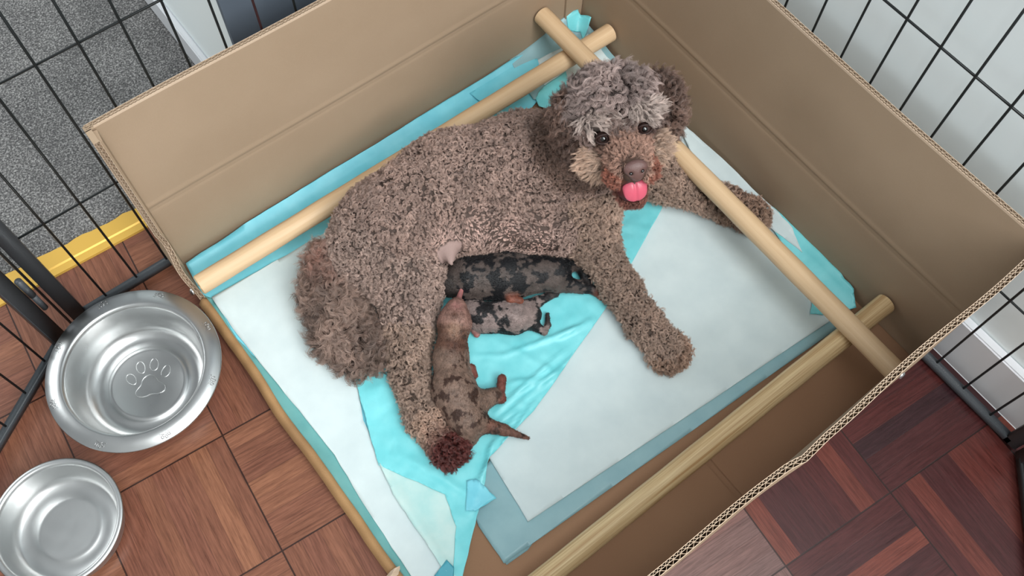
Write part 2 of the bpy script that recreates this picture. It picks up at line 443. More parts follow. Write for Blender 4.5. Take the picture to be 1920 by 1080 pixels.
def screw(loc, axis, label):
    bm = bmesh.new(); lathe(bm, [(0, .0016), (.0022, .0014), (.0040, .0004), (.0046, -.0004), (.0046, -.0012), (0, -.0014)], 20)
    o = from_bm('screw', bm, M_screw, None, True); o.location = loc
    o.rotation_euler = Vector(axis).to_track_quat('Z', 'Y').to_euler(); tag(o, label, 'screw')
    return o
screw((-.0098, .5685, z1 - .004), (-1, 0, .35), 'small shiny screw in the torn corner strip beside the big bowl')
screw((.5535, -.0082, z2 + .010), (0, -1, .3), 'small shiny screw head on the outside of the front panel')

# ------------------------------------------------------------------ wire pen
def wire(root, pts, r=.0013, m=None, name='wire', lab=None):
    bm = bmesh.new(); tube(bm, pts, r, 8)
    o = from_bm(name, bm, m or M_wire, root, True)
    if lab: o['label'] = lab
    return o
def panel(label, plane, c, a0, a1, wires, horiz, post_at, top=.62, foot=.004, span=None):
    """plane 'y': panel in y=c, runs along x; plane 'x': panel in x=c, runs along y"""
    def Pt(s, z, off=0.0): return Vector((s, c + off, z)) if plane == 'y' else Vector((c + off, s, z))
    root = empty('pen_panel', Pt(post_at, 0)); tag(root, label, 'pen panel', 'black wire pen panels')
    # frame: flat tube rails
    for nm, zz in (('bottom_rail', foot + .0065), ('top_rail', top)):
        bm = bmesh.new(); p, q = Pt(a0, zz), Pt(a1, zz)
        box(bm, (min(p.x, q.x) - (.0042 if plane == 'x' else 0), min(p.y, q.y) - (.0042 if plane == 'y' else 0), zz - .0065), (max(p.x, q.x) + (.0042 if plane == 'x' else 0), max(p.y, q.y) + (.0042 if plane == 'y' else 0), zz + .0065), .0015)
        from_bm(nm, bm, M_black, root, True)
    for s in (a0, a1):
        bm = bmesh.new(); p = Pt(s, 0)
        sx, sy = (.0088, .0042) if plane == 'y' else (.0042, .0088)
        box(bm, (p.x - sx, p.y - sy, foot), (p.x + sx, p.y + sy, top), .0015)
        from_bm('post', bm, M_black, root, True)
    for i, s in enumerate(wires):
        r = wire(root, [Pt(s, foot + .012), Pt(s, top)], .00135)
    off = .0027
    for z in horiz: wire(root, [Pt(a0, z, off), Pt(a1, z, off)], .0013, name='cross_wire')
    return root
spc = .0414
pa = panel('black wire pen panel behind the back of the box, over the carpet', 'y', .6455, -.1300, .55,
      [-.0930 + .0408 * k for k in range(15)], (.189, .385, .58), -.13)
for o in pa.children:
    if o.name.startswith('wire') and abs(o.data.vertices[0].co.x - (-.0930 + .0408 * 7)) < .003:
        o.data.materials[0] = M_rust; o['label'] = 'wire with dark red coating'
pc = panel('black wire pen panel standing along the white wall at the right', 'x', .6415, .62, -.1385,
      [.3435 - .0405 * k for k in range(-6, 12)], (.189, .385, .58), -.1385)
# side panels hinged on: direction along the floor
def side_panel(label, p0, p1, n, skip=.03, pw=.0088):
    p0, p1 = Vector((*p0, 0)), Vector((*p1, 0)); d = (p1 - p0); L = d.length; d.normalize(); nrm = Vector((-d.y, d.x, 0))
    root = empty('pen_panel', p0); tag(root, label, 'pen panel', 'black wire pen panels')
    def bar(nm, a, b, w, h):
        bm = bmesh.new(); e = (b - a).normalized(); sdir = nrm; t = e.cross(sdir)
        vs = []
        for q in (a, b):
            vs.append([bm.verts.new(q + sdir * (w * sx) + t * (h * sy)) for sx, sy in ((-1, -1), (1, -1), (1, 1), (-1, 1))])
        for k in range(4): bm.faces.new((vs[0][k], vs[0][(k + 1) % 4], vs[1][(k + 1) % 4], vs[1][k]))
        bm.faces.new(vs[0][::-1]); bm.faces.new(vs[1])
        bmesh.ops.bevel(bm, geom=bm.edges[:], offset=.0013, segments=2, affect='EDGES')
        return from_bm(nm, bm, M_black, root, True)
    bar('post', p0 + Vector((0, 0, .004)), p0 + Vector((0, 0, .62)), .0042, pw)
    bar('post', p1 + Vector((0, 0, .004)), p1 + Vector((0, 0, .62)), .0042, pw)
    bar('bottom_rail', p0 + Vector((0, 0, .0105)), p1 + Vector((0, 0, .0105)), .0042, .0065)
    bar('top_rail', p0 + Vector((0, 0, .62)), p1 + Vector((0, 0, .62)), .0042, .0065)
    for i in range(n):
        q = p0 + d * (skip + spc * i)
        if (q - p0).length < L: wire(root, [q + Vector((0, 0, .014)), q + Vector((0, 0, .62))], .00135)
    for z in (.177, .375, .56): wire(root, [p0 + Vector((0, 0, z)) + nrm * .003, p1 + Vector((0, 0, z)) + nrm * .003], .0013, name='cross_wire')
    return root
sl = side_panel('black wire pen panel running off past the left edge beside the big bowl', (-.163, .629), (-.60, .343), 10, .030)
sr = side_panel('black wire pen panel at the right edge, angled over the red parquet', (.634, -.158), (.34, -.46), 9, .04)
# hinge between the two left panels
bm = bmesh.new(); tube(bm, [(-.150, .638, .105), (-.150, .638, .140)], .0042, 14); tube(bm, [(-.150, .638, .072), (-.150, .638, .104)], .0036, 14)
hg = from_bm('hinge_sleeve', bm, M_black, sl, True)
wire(sl, [(-.155, .634, .004), (-.155, .634, .6)], .0015, name='hinge_rod'); wire(pa, [(-.1430, .6425, .004), (-.1430, .6425, .6)], .0015, name='hinge_rod')

# ------------------------------------------------------------------ steel bowls
def polyline_ridge(bm, pts, r=.0007, seg=6): tube(bm, pts, r, seg, caps=False)
def paw_outline(cx, cy, z, s, ang, bm, rr):
    def add(pts): 
        ca, sa = math.cos(ang), math.sin(ang)
        P_ = [Vector((cx + s * (x * ca - y * sa), cy + s * (x * sa + y * ca), z)) for x, y in pts]; polyline_ridge(bm, P_ + [P_[0]], rr)
    pad = []
    for t in np.linspace(0, 2 * PI, 33)[:-1]:
        r = .44 + .10 * math.cos(3 * (t - PI / 2)) ; pad.append((r * math.cos(t) * 1.08, -.28 + r * math.sin(t) * .86))
    add(pad)
    for (x, y, a) in ((-.62, .18, .5), (-.24, .55, .15), (.24, .55, -.15), (.62, .18, -.5)):
        add([(x + .15 * math.cos(t) * math.cos(a) - .24 * math.sin(t) * math.sin(a), y + .15 * math.cos(t) * math.sin(a) + .24 * math.sin(t) * math.cos(a)) for t in np.linspace(0, 2 * PI, 17)[:-1]])
bc = Vector((-.107, .520, 0))
bowl = empty('dog_bowl', bc); tag(bowl, 'large wide-rimmed steel bowl with paw prints on its rim, nearest the box', 'bowl')
prof = [(.0955, .0565), (.0962, .0585), (.0955, .0600), (.080, .0612), (.0785, .0612), (.0765, .0600), (.0750, .056), (.0715, .030), (.0690, .0185), (.0640, .0100), (.0560, .0075),
        (.0480, .0072), (.0455, .0085), (.0430, .0096), (.0400, .0096), (.038, .0088), (0, .0088)]
outer = [(0, .0078), (.038, .0078), (.045, .0062), (.056, .0045), (.062, .0042), (.069, .0095), (.0735, .020), (.0765, .050), (.0785, .0590), (.0940, .0585), (.0955, .0565)]
bm = bmesh.new(); lathe(bm, prof, 128, bc); from_bm('bowl_body', bm, M_steel, bowl, True)
bm = bmesh.new(); lathe(bm, outer, 128, bc); from_bm('outer_shell', bm, M_steel2, bowl, True)
bm = bmesh.new(); lathe(bm, [(.0640, .0046), (.0665, .0), (.058, .0), (.060, .0044)], 96, bc); from_bm('rubber_foot_ring', bm, plain('black_rubber', srgb(24, 24, 24), .8), bowl, True)
bm = bmesh.new(); ca = U(280, 712, z=.009); paw_outline(ca.x, ca.y, .0090, .0320, math.radians(-22), bm, .0005); o = from_bm('embossed_paw', bm, M_steel, bowl, True); o['label'] = 'large paw outline pressed into the bottom'
for (px, py) in ((197, 577), (296, 560), (381, 615), (388, 712), (306, 807), (190, 825), (108, 753), (117, 652)):
    q = U(px, py, z=.061); a = math.atan2(q.y - bc.y, q.x - bc.x)
    rr = .0872; q = Vector((bc.x + rr * math.cos(a), bc.y + rr * math.sin(a), 0))
    bm = bmesh.new(); paw_outline(q.x, q.y, .0604, .0080, a - PI / 2 + .5, bm, .00038); from_bm('embossed_paw', bm, M_emboss, bowl, True)
b2 = Vector((-.2545, .4235, 0))
bowl2 = empty('dog_bowl', b2); tag(bowl2, 'smaller plain steel bowl with a narrow rim at the lower left', 'bowl')
prof = [(.0672, .0415), (.0685, .0425), (.0687, .044), (.0675, .045), (.0640, .0452), (.0622, .0440), (.0612, .040), (.0580, .018), (.0545, .0105), (.0500, .0078), (.0360, .0072), (.0340, .0080), (.031, .0084), (.027, .0080), (0, .0080)]
bm = bmesh.new(); lathe(bm, prof, 128, b2); from_bm('bowl_body', bm, M_steel2, bowl2, True)
bm = bmesh.new(); lathe(bm, [(0, .0068), (.036, .006), (.05, .0), (.054, .0), (.0595, .012), (.0628, .040), (.0672, .0415)], 128, b2); from_bm('outer_shell', bm, M_steel2, bowl2, True)

# ------------------------------------------------------------------ puppy pads
def sheet(name, poly, mat, parent, z0, hfun, thick=.0009, cell=.006, px=True, zref=.01):
    """a thin sheet over a floor outline, gridded, lifted by hfun(x,y)"""
    pts = [U(a, b, z=zref) for a, b in poly] if px else [Vector((a, b, 0)) for a, b in poly]
    bm = bmesh.new(); f = bm.faces.new([bm.verts.new((p.x, p.y, 0)) for p in pts]); bmesh.ops.recalc_face_normals(bm, faces=[f])
    if bm.faces[:][0].normal.z < 0: bmesh.ops.reverse_faces(bm, faces=bm.faces[:])
    x0, x1 = min(p.x for p in pts), max(p.x for p in pts); y0, y1 = min(p.y for p in pts), max(p.y for p in pts)
    for ax, lo, hi in ((0, x0, x1), (1, y0, y1)):
        c = lo + cell
        while c < hi:
            co = [0, 0, 0]; no = [0, 0, 0]; co[ax] = c; no[ax] = 1
            bmesh.ops.bisect_plane(bm, geom=bm.verts[:] + bm.edges[:] + bm.faces[:], plane_co=co, plane_no=no); c += cell
    for v in bm.verts: v.co.z = z0 + hfun(v.co.x, v.co.y)
    geom = bmesh.ops.extrude_face_region(bm, geom=bm.faces[:])
    for v in geom['geom']:
        if isinstance(v, bmesh.types.BMVert): v.co.z += thick
    return from_bm(name, bm, mat, parent, True)
def vnoise(x, y, s, seed=0.0):
    from mathutils import noise
    return noise.noise(Vector((x * s, y * s, seed)))
def soft(x, y): return .0012 * (1 + vnoise(x, y, 25)) + .0004 * vnoise(x, y, 90)
def wall_curl(x, y):      # the pads climb a little where they meet the panels
    d = min(DB - .004 - y, WB - .004 - x); return .010 * math.exp(-max(d, 0) / .007) if d < .05 else 0
def jag(poly, n=6, amp=2.0, seed=1):
    r = random.Random(seed); out = []
    for (a, b), (c, d) in zip(poly, poly[1:] + poly[:1]):
        for k in range(n):
            t = k / n; j = amp if k else 0
            out.append((a + (c - a) * t + r.uniform(-j, j), b + (d - b) * t + r.uniform(-j, j)))
    return out

# pad on the right
p3 = empty('puppy_pad', U(1250, 700, z=.006)); tag(p3, 'flat white puppy pad with a grey-teal border under the front paws of the dog', 'pad', 'disposable puppy pads lining the box')
h3 = lambda x, y: soft(x, y) * .5 + wall_curl(x, y)
sheet('plastic_backing', jag([(945, 1056), (897, 985), (872, 930), (1120, 560), (1250, 200), (1296, 258), (1445, 405), (1540, 505), (1590, 560), (1598, 588), (1566, 618)], 5, 1.2), M_film, p3, .0062, h3)
sheet('absorbent_core', jag([(990, 978), (905, 838), (1120, 560), (1250, 235), (1292, 262), (1440, 420), (1520, 500), (1540, 560), (1562, 598)], 5, .8), M_white, p3, .0078, h3, .0018)
# loose backing corner under it
p4 = empty('puppy_pad', U(930, 1000, z=.006)); tag(p4, 'corner of a grey-teal pad sticking out below the flat white pad', 'pad', 'disposable puppy pads lining the box')
sheet('plastic_backing', [(897, 985), (950, 1058), (990, 1030), (1040, 960), (940, 930)], M_film, p4, .0052, lambda x, y: .0003, .0005)
# pad on the left
p1 = empty('puppy_pad', U(560, 650, z=.006)); tag(p1, 'white puppy pad with a teal border along the entry lip, left side of the box', 'pad', 'disposable puppy pads lining the box')
def h1(x, y):
    r = .006 * math.exp(-(max(x - .004, 0)) / .006) if y < .56 else 0
    return soft(x, y) + wall_curl(x, y) + r * .6
sheet('plastic_backing', jag([(372, 542), (352, 500), (500, 404), (700, 283), (1030, 78), (1060, 120), (900, 330), (760, 600), (700, 700), (730, 850), (800, 960), (850, 1080), (842, 1200), (826, 1182), (750, 1083), (560, 822), (440, 648)], 5, 1.0), M_backc, p1, .0095, h1)
o = sheet('border_film', jag([(375, 552), (398, 560), (448, 640), (502, 694), (568, 772), (634, 856), (694, 955), (774, 1076), (800, 1120), (780, 1120), (742, 1074), (610, 890), (555, 815), (442, 650)], 4, .8), M_teal, p1, .0100, h1); o['label'] = 'dull teal border beside the lip'
sheet('absorbent_core', jag([(398, 560), (540, 480), (720, 375), (960, 235), (1000, 240), (900, 400), (740, 640), (668, 700), (682, 790), (722, 880), (772, 968), (836, 1060), (850, 1200), (796, 1118), (768, 1076), (688, 955), (628, 854), (562, 771), (498, 694), (448, 632)], 5, 1.0), M_white, p1, .0108, h1, .0022)
# crumpled bright cyan pad in the middle
p2 = empty('puppy_pad', U(960, 700, z=.006)); tag(p2, 'crumpled bright cyan puppy pad under the three puppies', 'pad', 'disposable puppy pads lining the box')
folds = []
for (a, b, w, h) in (((890, 668), (950, 668), .0030, .0020), ((945, 668), (1105, 610), .0026, .0040), ((1040, 640), (1110, 600), .003, .003), ((930, 775), (1062, 655), .0026, .0048), ((928, 800), (1100, 650), .0022, .0038),
                     ((900, 900), (1010, 745), .003, .005), ((885, 960), (930, 820), .003, .005), ((770, 740), (835, 900), .005, .003), ((740, 850), (900, 940), .005, .003), ((950, 720), (1010, 712), .0025, .003), ((880, 1050), (915, 900), .003, .003),
                     ((965, 740), (1075, 690), .0024, .0030), ((915, 850), (985, 760), .0024, .0040), ((930, 640), (1040, 700), .004, .0018)):
    folds.append((U(*a, z=.015), U(*b, z=.015), w, h))
def h2(x, y):
    z = soft(x, y) * 1.3; p = Vector((x, y))
    for a, b, w, h in folds:
        A, B = a.to_2d(), b.to_2d(); ab = B - A; t = max(0, min(1, (p - A).dot(ab) / ab.length_squared)); d = (p - (A + ab * t)).length
        d += .002 * vnoise(x, y, 60, 3.0)
        z += h * math.exp(-(d / w) ** 2) * (math.sin(PI * min(max(t, .02), .98)) ** .5)
    return z + .0012 * vnoise(x, y, 70, 9.0)
sheet('plastic_backing', jag([(660, 690), (700, 600), (900, 420), (1080, 380), (1180, 345), (1262, 352), (1240, 395), (1185, 495), (1133, 585), (1070, 675), (1000, 775), (918, 862), (905, 925), (892, 985), (868, 1082), (856, 1200), (850, 1082), (856, 990), (835, 930), (712, 876), (690, 800)], 5, 1.2), M_cyan, p2, .0162, h2, .0006, .003)
sheet('torn_flap', jag([(876, 905), (892, 902), (906, 914), (931, 938), (893, 962), (874, 962)], 4, .8), M_backc, p2, .0192, lambda x, y: h2(x, y) * .8, .0005, .004)
# pale fold showing the quilt through the film
p5 = empty('puppy_pad', U(800, 960, z=.006)); tag(p5, 'pale folded corner of a puppy pad below the stained hind paw', 'pad', 'disposable puppy pads lining the box')
def h5(x, y):
    a, b = U(716, 880, z=.015).to_2d(), U(842, 1075, z=.015).to_2d(); p = Vector((x, y)); ab = b - a; t = (p - a).dot(ab) / ab.length_squared
    d = abs((p - a).x * ab.y - (p - a).y * ab.x) / ab.length
    return .0022 * math.exp(-(d / .006) ** 2) + .0007 * (1 + vnoise(x, y, 55, 5.0)) + soft(x, y)
sheet('absorbent_core', jag([(712, 872), (775, 876), (848, 908), (866, 940), (872, 985), (870, 1040), (862, 1200), (856, 1200), (836, 1078), (806, 1030), (768, 975), (738, 930)], 4, 1.2), M_pale, p5, .0134, h5, .0010, .004)
sheet('plastic_backing', jag([(815, 1082), (838, 1052), (852, 1066), (850, 1100), (830, 1130)], 2, .8), plain('teal_film_corner', srgb(72, 160, 178), .4), p5, .0148, lambda x, y: .0035, .0008, .004)
# blue pad rucked along the back corner and right wall
p6 = empty('puppy_pad', U(1080, 60, z=.006)); tag(p6, 'rumpled pad pushed into the far corner between the crossed dowels', 'pad', 'disposable puppy pads lining the box')
def h6(x, y):
    d = min(DB - .003 - y, WB - .003 - x)
    return .028 * math.exp(-max(d, 0) / .010) * math.exp(-(max(0, .055 - 0) and ((WB - x) ** 2 + (DB - y) ** 2) / .0042)) + wall_curl(x, y) * .5 + soft(x, y)
sheet('plastic_backing', jag([(955, 120), (1000, 92), (1040, 68), (1083, 53), (1120, 88), (1180, 148), (1200, 172), (1120, 190), (1000, 190)], 4, .5), M_film, p6, .0132, h6, .0008, .004)
sheet('absorbent_core', jag([(1008, 118), (1062, 92), (1100, 78), (1172, 150), (1190, 180), (1100, 180), (1060, 165), (1020, 165)], 4, .8), M_white, p6, .0142, h6, .0012, .004)
sheet('blue_fold', jag([(1058, 62), (1080, 52), (1104, 66), (1092, 84), (1086, 72), (1064, 72)], 3, .4), M_cyan, p6, .0155, h6, .0008, .003)
sheet('blue_fold', jag([(1004, 190), (1012, 175), (1060, 140), (1068, 165), (1040, 215), (1010, 205)], 3, 1), M_cyan, p6, .0158, lambda x, y: soft(x, y), .0008, .004)
sheet('blue_fold', jag([(880, 180), (985, 105), (1012, 118), (1008, 140), (905, 200)], 4, 1), M_backc, p6, .0150, lambda x, y: soft(x, y), .0008, .004)
p7 = empty('puppy_pad', U(1500, 480, z=.006)); tag(p7, 'narrow cyan edge of a pad curling up between the right dowel and the panel', 'pad', 'disposable puppy pads lining the box')
def h7(x, y):
    d = WB - .004 - x; return .014 * math.exp(-max(d, 0) / .012) * (1 if y < .47 else .6) + soft(x, y)
sheet('plastic_backing', jag([(1442, 400), (1500, 455), (1560, 515), (1592, 552), (1601, 582), (1560, 592), (1518, 590), (1522, 560), (1490, 500), (1450, 440)], 4, 1), M_cyan, p7, .0112, h7, .0007, .004)
sheet('absorbent_core', jag([(1262, 232), (1296, 262), (1442, 402), (1478, 440), (1500, 480), (1450, 440), (1300, 300)], 4, 1), M_white, p7, .0118, h7, .0010, .004)

#ANIMALS#
# ------------------------------------------------------------------ animals: implicit bodies, one continuous skin each
def v3(p): return np.array([p[0], p[1], p[2]], dtype=float)
def cone(a, b, ra, rb, reg='body', k=.012): return ('c', v3(a), v3(b), ra, rb, reg, k)
def ell(c, r, R=None, reg='body', k=.012): return ('e', v3(c), np.array(r, float), np.eye(3) if R is None else R, reg, k)
def psdf(p, X):
    if p[0] == 'c':
        a, b, ra, rb = p[1], p[2], p[3], p[4]; ab = b - a; L2 = ab @ ab + 1e-12
        t = np.clip(((X - a) @ ab) / L2, 0, 1); return np.linalg.norm(X - a - t[:, None] * ab, axis=1) - (ra + (rb - ra) * t)
    q = (X - p[1]) @ p[3]; k0 = np.linalg.norm(q / p[2], axis=1); k1 = np.linalg.norm(q / p[2] ** 2, axis=1) + 1e-9
    return k0 * (k0 - 1) / k1
def sdf(prims, X, labels=False):
    d = None; best = None; lab = np.zeros(len(X), int)
    for i, p in enumerate(prims):
        e = psdf(p, X); k = p[-1]
        if d is None: d = e; best = e.copy(); continue
        if labels: m = e < best; lab[m] = i; best = np.minimum(best, e)
        h = np.maximum(k - np.abs(d - e), 0) / k; d = np.minimum(d, e) - h * h * k * .25
    return (d, lab) if labels else d
def isosurf(prims, cell, zmin=None, it=2):
    lo = np.min([np.minimum(p[1], p[2]) - max(p[3], p[4]) if p[0] == 'c' else p[1] - p[2].max() for p in prims], axis=0) - 3 * cell
    hi = np.max([np.maximum(p[1], p[2]) + max(p[3], p[4]) if p[0] == 'c' else p[1] + p[2].max() for p in prims], axis=0) + 3 * cell
    n = np.ceil((hi - lo) / cell).astype(int) + 1
    g = [lo[i] + cell * np.arange(n[i]) for i in range(3)]
    D = np.empty(n)
    for i in range(n[0]):
        Y, Z = np.meshgrid(g[1], g[2], indexing='ij')
        X = np.stack([np.full(Y.size, g[0][i]), Y.ravel(), Z.ravel()], 1); D[i] = sdf(prims, X).reshape(n[1], n[2])
    if zmin is not None: D = np.maximum(D, (zmin - g[2])[None, None, :])
    S = D < 0
    c = np.zeros(n - 1, bool); cnt = np.zeros(n - 1, int)
    for dx in (0, 1):
        for dy in (0, 1):
            for dz in (0, 1): cnt += S[dx:n[0] - 1 + dx, dy:n[1] - 1 + dy, dz:n[2] - 1 + dz]
    act = (cnt > 0) & (cnt < 8); idx = -np.ones(n - 1, int); ii = np.argwhere(act); idx[act] = np.arange(len(ii))
    acc = np.zeros((len(ii), 3)); w = np.zeros(len(ii))
    corners = [(a, b, c_) for a in (0, 1) for b in (0, 1) for c_ in (0, 1)]
    for a in corners:
        for ax in range(3):
            if a[ax]: continue
            b = list(a); b[ax] = 1
            da = D[tuple((ii + a).T)]; db = D[tuple((ii + b).T)]; m = (da < 0) != (db < 0)
            t = np.where(m, da / np.where(m, da - db, 1), 0); P_ = np.array(a, float)[None] + np.zeros((len(ii), 3)); P_[:, ax] += t
            acc[m] += P_[m]; w[m] += 1
    V = lo + cell * (ii + acc / w[:, None])
    F = []
    for ax in range(3):
        o1, o2 = [(1, 2), (2, 0), (0, 1)][ax]
        sl0 = [slice(0, n[k]) for k in range(3)]; a0 = list(sl0); a1 = list(sl0); a0[ax] = slice(0, n[ax] - 1); a1[ax] = slice(1, n[ax])
        ch = S[tuple(a0)] != S[tuple(a1)]; e = np.argwhere(ch)
        e = e[(e[:, o1] > 0) & (e[:, o2] > 0) & (e[:, o1] < n[o1] - 1) & (e[:, o2] < n[o2] - 1)]
        flip = S[tuple(e.T)]
        def cid(d1, d2):
            q = e.copy(); q[:, o1] -= d1; q[:, o2] -= d2; return idx[tuple(q.T)]
        quad = np.stack([cid(1, 1), cid(0, 1), cid(0, 0), cid(1, 0)], 1); quad[~flip] = quad[~flip][:, ::-1]; F.append(quad)
    F = np.concatenate(F)
    for _ in range(it):
        d, N = grad(prims, V); m = (V[:, 2] > (zmin + cell) if zmin is not None else np.ones(len(V), bool))
        V[m] -= (d[:, None] * N)[m]
    return V, F
def grad(prims, X, e=3e-4):
    d = sdf(prims, X); G = np.stack([sdf(prims, X + e * np.eye(3)[i]) - d for i in range(3)], 1)
    return d, G / (np.linalg.norm(G, axis=1, keepdims=True) + 1e-12)
def setcol(me, C, name='tint'):
    a = me.color_attributes.new(name, 'FLOAT_COLOR', 'POINT'); C4 = np.ones((len(C), 4), np.float32); C4[:, :3] = C; a.data.foreach_set('color', C4.ravel())
def sample_tris(V, F, n, r):
    T = np.concatenate([F[:, [0, 1, 2]], F[:, [0, 2, 3]]]); A = np.linalg.norm(np.cross(V[T[:, 1]] - V[T[:, 0]], V[T[:, 2]] - V[T[:, 0]]), axis=1)
    i = r.choice(len(T), n, p=A / A.sum()); u, v = r.random(n), r.random(n); m = u + v > 1; u[m] = 1 - u[m]; v[m] = 1 - v[m]
    return V[T[i, 0]] * (1 - u - v)[:, None] + V[T[i, 1]] * u[:, None] + V[T[i, 2]] * v[:, None]
def nrm(a): return a / (np.linalg.norm(a, axis=1, keepdims=True) + 1e-12)
def field(X, f, seed):      # smooth pseudo random vector field
    r = np.random.default_rng(seed); out = np.zeros_like(X)
    for _ in range(5):
        K = r.normal(0, f, (3, 3)); ph = r.random(3) * 6.28; out += np.sin(X @ K + ph)
    return nrm(out)
def locks(name, roots, normals, flow, L, rad, turns, lift, colr, strands, spread, thick, mat, parent, seed=1, npt=11, jitter=.25):
    """curly locks of hair: every lock is a few strands winding together"""
    r = np.random.default_rng(seed); n = len(roots); arr = lambda a: np.broadcast_to(np.asarray(a, float), (n,)).copy()
    L, rad, turns, lift, spread = map(arr, (L, rad, turns, lift, spread))
    L *= r.uniform(.7, 1.25, n); rad *= r.uniform(.65, 1.3, n)
    ft = nrm(flow - (flow * normals).sum(1, keepdims=True) * normals)
    ax = nrm(ft * (1 - lift)[:, None] + normals * lift[:, None] + r.normal(0, .18, (n, 3)))
    e1 = nrm(np.cross(ax, normals) + 1e-6); e2 = np.cross(ax, e1); ph = r.random(n) * 2 * PI; hand = r.choice([-1., 1.], n)
    rep = lambda a: np.repeat(a, strands, axis=0)
    N = n * strands; a_ = rep(ax); E1 = rep(e1); E2 = rep(e2); nn = rep(normals); LL = rep(L) * r.uniform(.8, 1.1, N); RR_ = rep(rad) * r.uniform(.8, 1.2, N)
    PH = rep(ph) + r.normal(0, jitter, N); TU = rep(turns * hand) * r.uniform(.92, 1.08, N)
    off = (E1 * r.normal(0, 1, N)[:, None] + np.cross(nn, E1) * r.normal(0, 1, N)[:, None]) * rep(spread)[:, None]
    P_ = np.empty((N, npt, 3), np.float32); root = rep(roots) + off
    for j in range(npt):
        t = j / (npt - 1); g = min(1, t * 2.2); th = PH + TU * 2 * PI * t; w = RR_ * g * (1 - .25 * t)
        P_[:, j] = root + a_ * (LL * t)[:, None] + E1 * (w * np.cos(th))[:, None] + E2 * (w * np.sin(th))[:, None] + nn * (w * .8)[:, None] - off * (t * .5)
    ok = np.ones(N, bool)
    for c_, rr_ in CLEAR:      # keep the eyes, the nose and the open mouth free of hair
        dv = np.array(CAMPOS) - c_; dv /= np.linalg.norm(dv); rel = P_ - c_; al = rel @ dv
        ok &= ~((np.linalg.norm(rel - al[..., None] * dv, axis=2) < rr_) & (al > -.004)).any(1)
    idx = np.nonzero(ok)[0]; P_ = P_[idx]; N0 = N; N = len(idx)
    hc = bpy.data.hair_curves.new(name); hc.add_curves([npt] * N)
    hc.attributes['position'].data.foreach_set('vector', P_.reshape(-1))
    ra = hc.attributes.get('radius') or hc.attributes.new('radius', 'FLOAT', 'POINT')
    tt = np.tile(1 - .75 * np.linspace(0, 1, npt) ** 2, N) * np.repeat(thick * r.uniform(.7, 1.2, N), npt)
    ra.data.foreach_set('value', tt.astype(np.float32))
    C = rep(np.broadcast_to(colr, (n, 3)) * r.uniform(.72, 1.3, (n, 1))) * r.uniform(.8, 1.2, (N0, 1)); C = C[idx]; C4 = np.ones((N, 4), np.float32); C4[:, :3] = C
    ca = hc.attributes.new('tint', 'FLOAT_COLOR', 'CURVE'); ca.data.foreach_set('color', C4.ravel())
    o = bpy.data.objects.new(name, hc); COL.objects.link(o); hc.materials.append(mat); o.parent = parent
    return o
def mat_attr(name, rough, spec, sheen=0.0, bumpy=0.0):
    k = NT(name, rough, spec); a = k.n('ShaderNodeAttribute', attribute_name='tint'); k.l(a.outputs['Color'], k.b.inputs['Base Color'])
    if sheen: k.b.inputs['Sheen Weight'].default_value = sheen
    if bumpy: k.bump(k.noise(k.coord(), 900, 3), bumpy, .0012)
    return k.m
def mat_hair():
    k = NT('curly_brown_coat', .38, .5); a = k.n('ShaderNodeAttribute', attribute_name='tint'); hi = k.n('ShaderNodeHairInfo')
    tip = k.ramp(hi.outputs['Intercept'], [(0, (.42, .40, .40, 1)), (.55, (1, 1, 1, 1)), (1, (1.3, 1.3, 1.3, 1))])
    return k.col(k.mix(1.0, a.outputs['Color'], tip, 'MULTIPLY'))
M_hair = mat_hair()
M_skin = mat_attr('dog_skin', .75, .25, 0, .4)

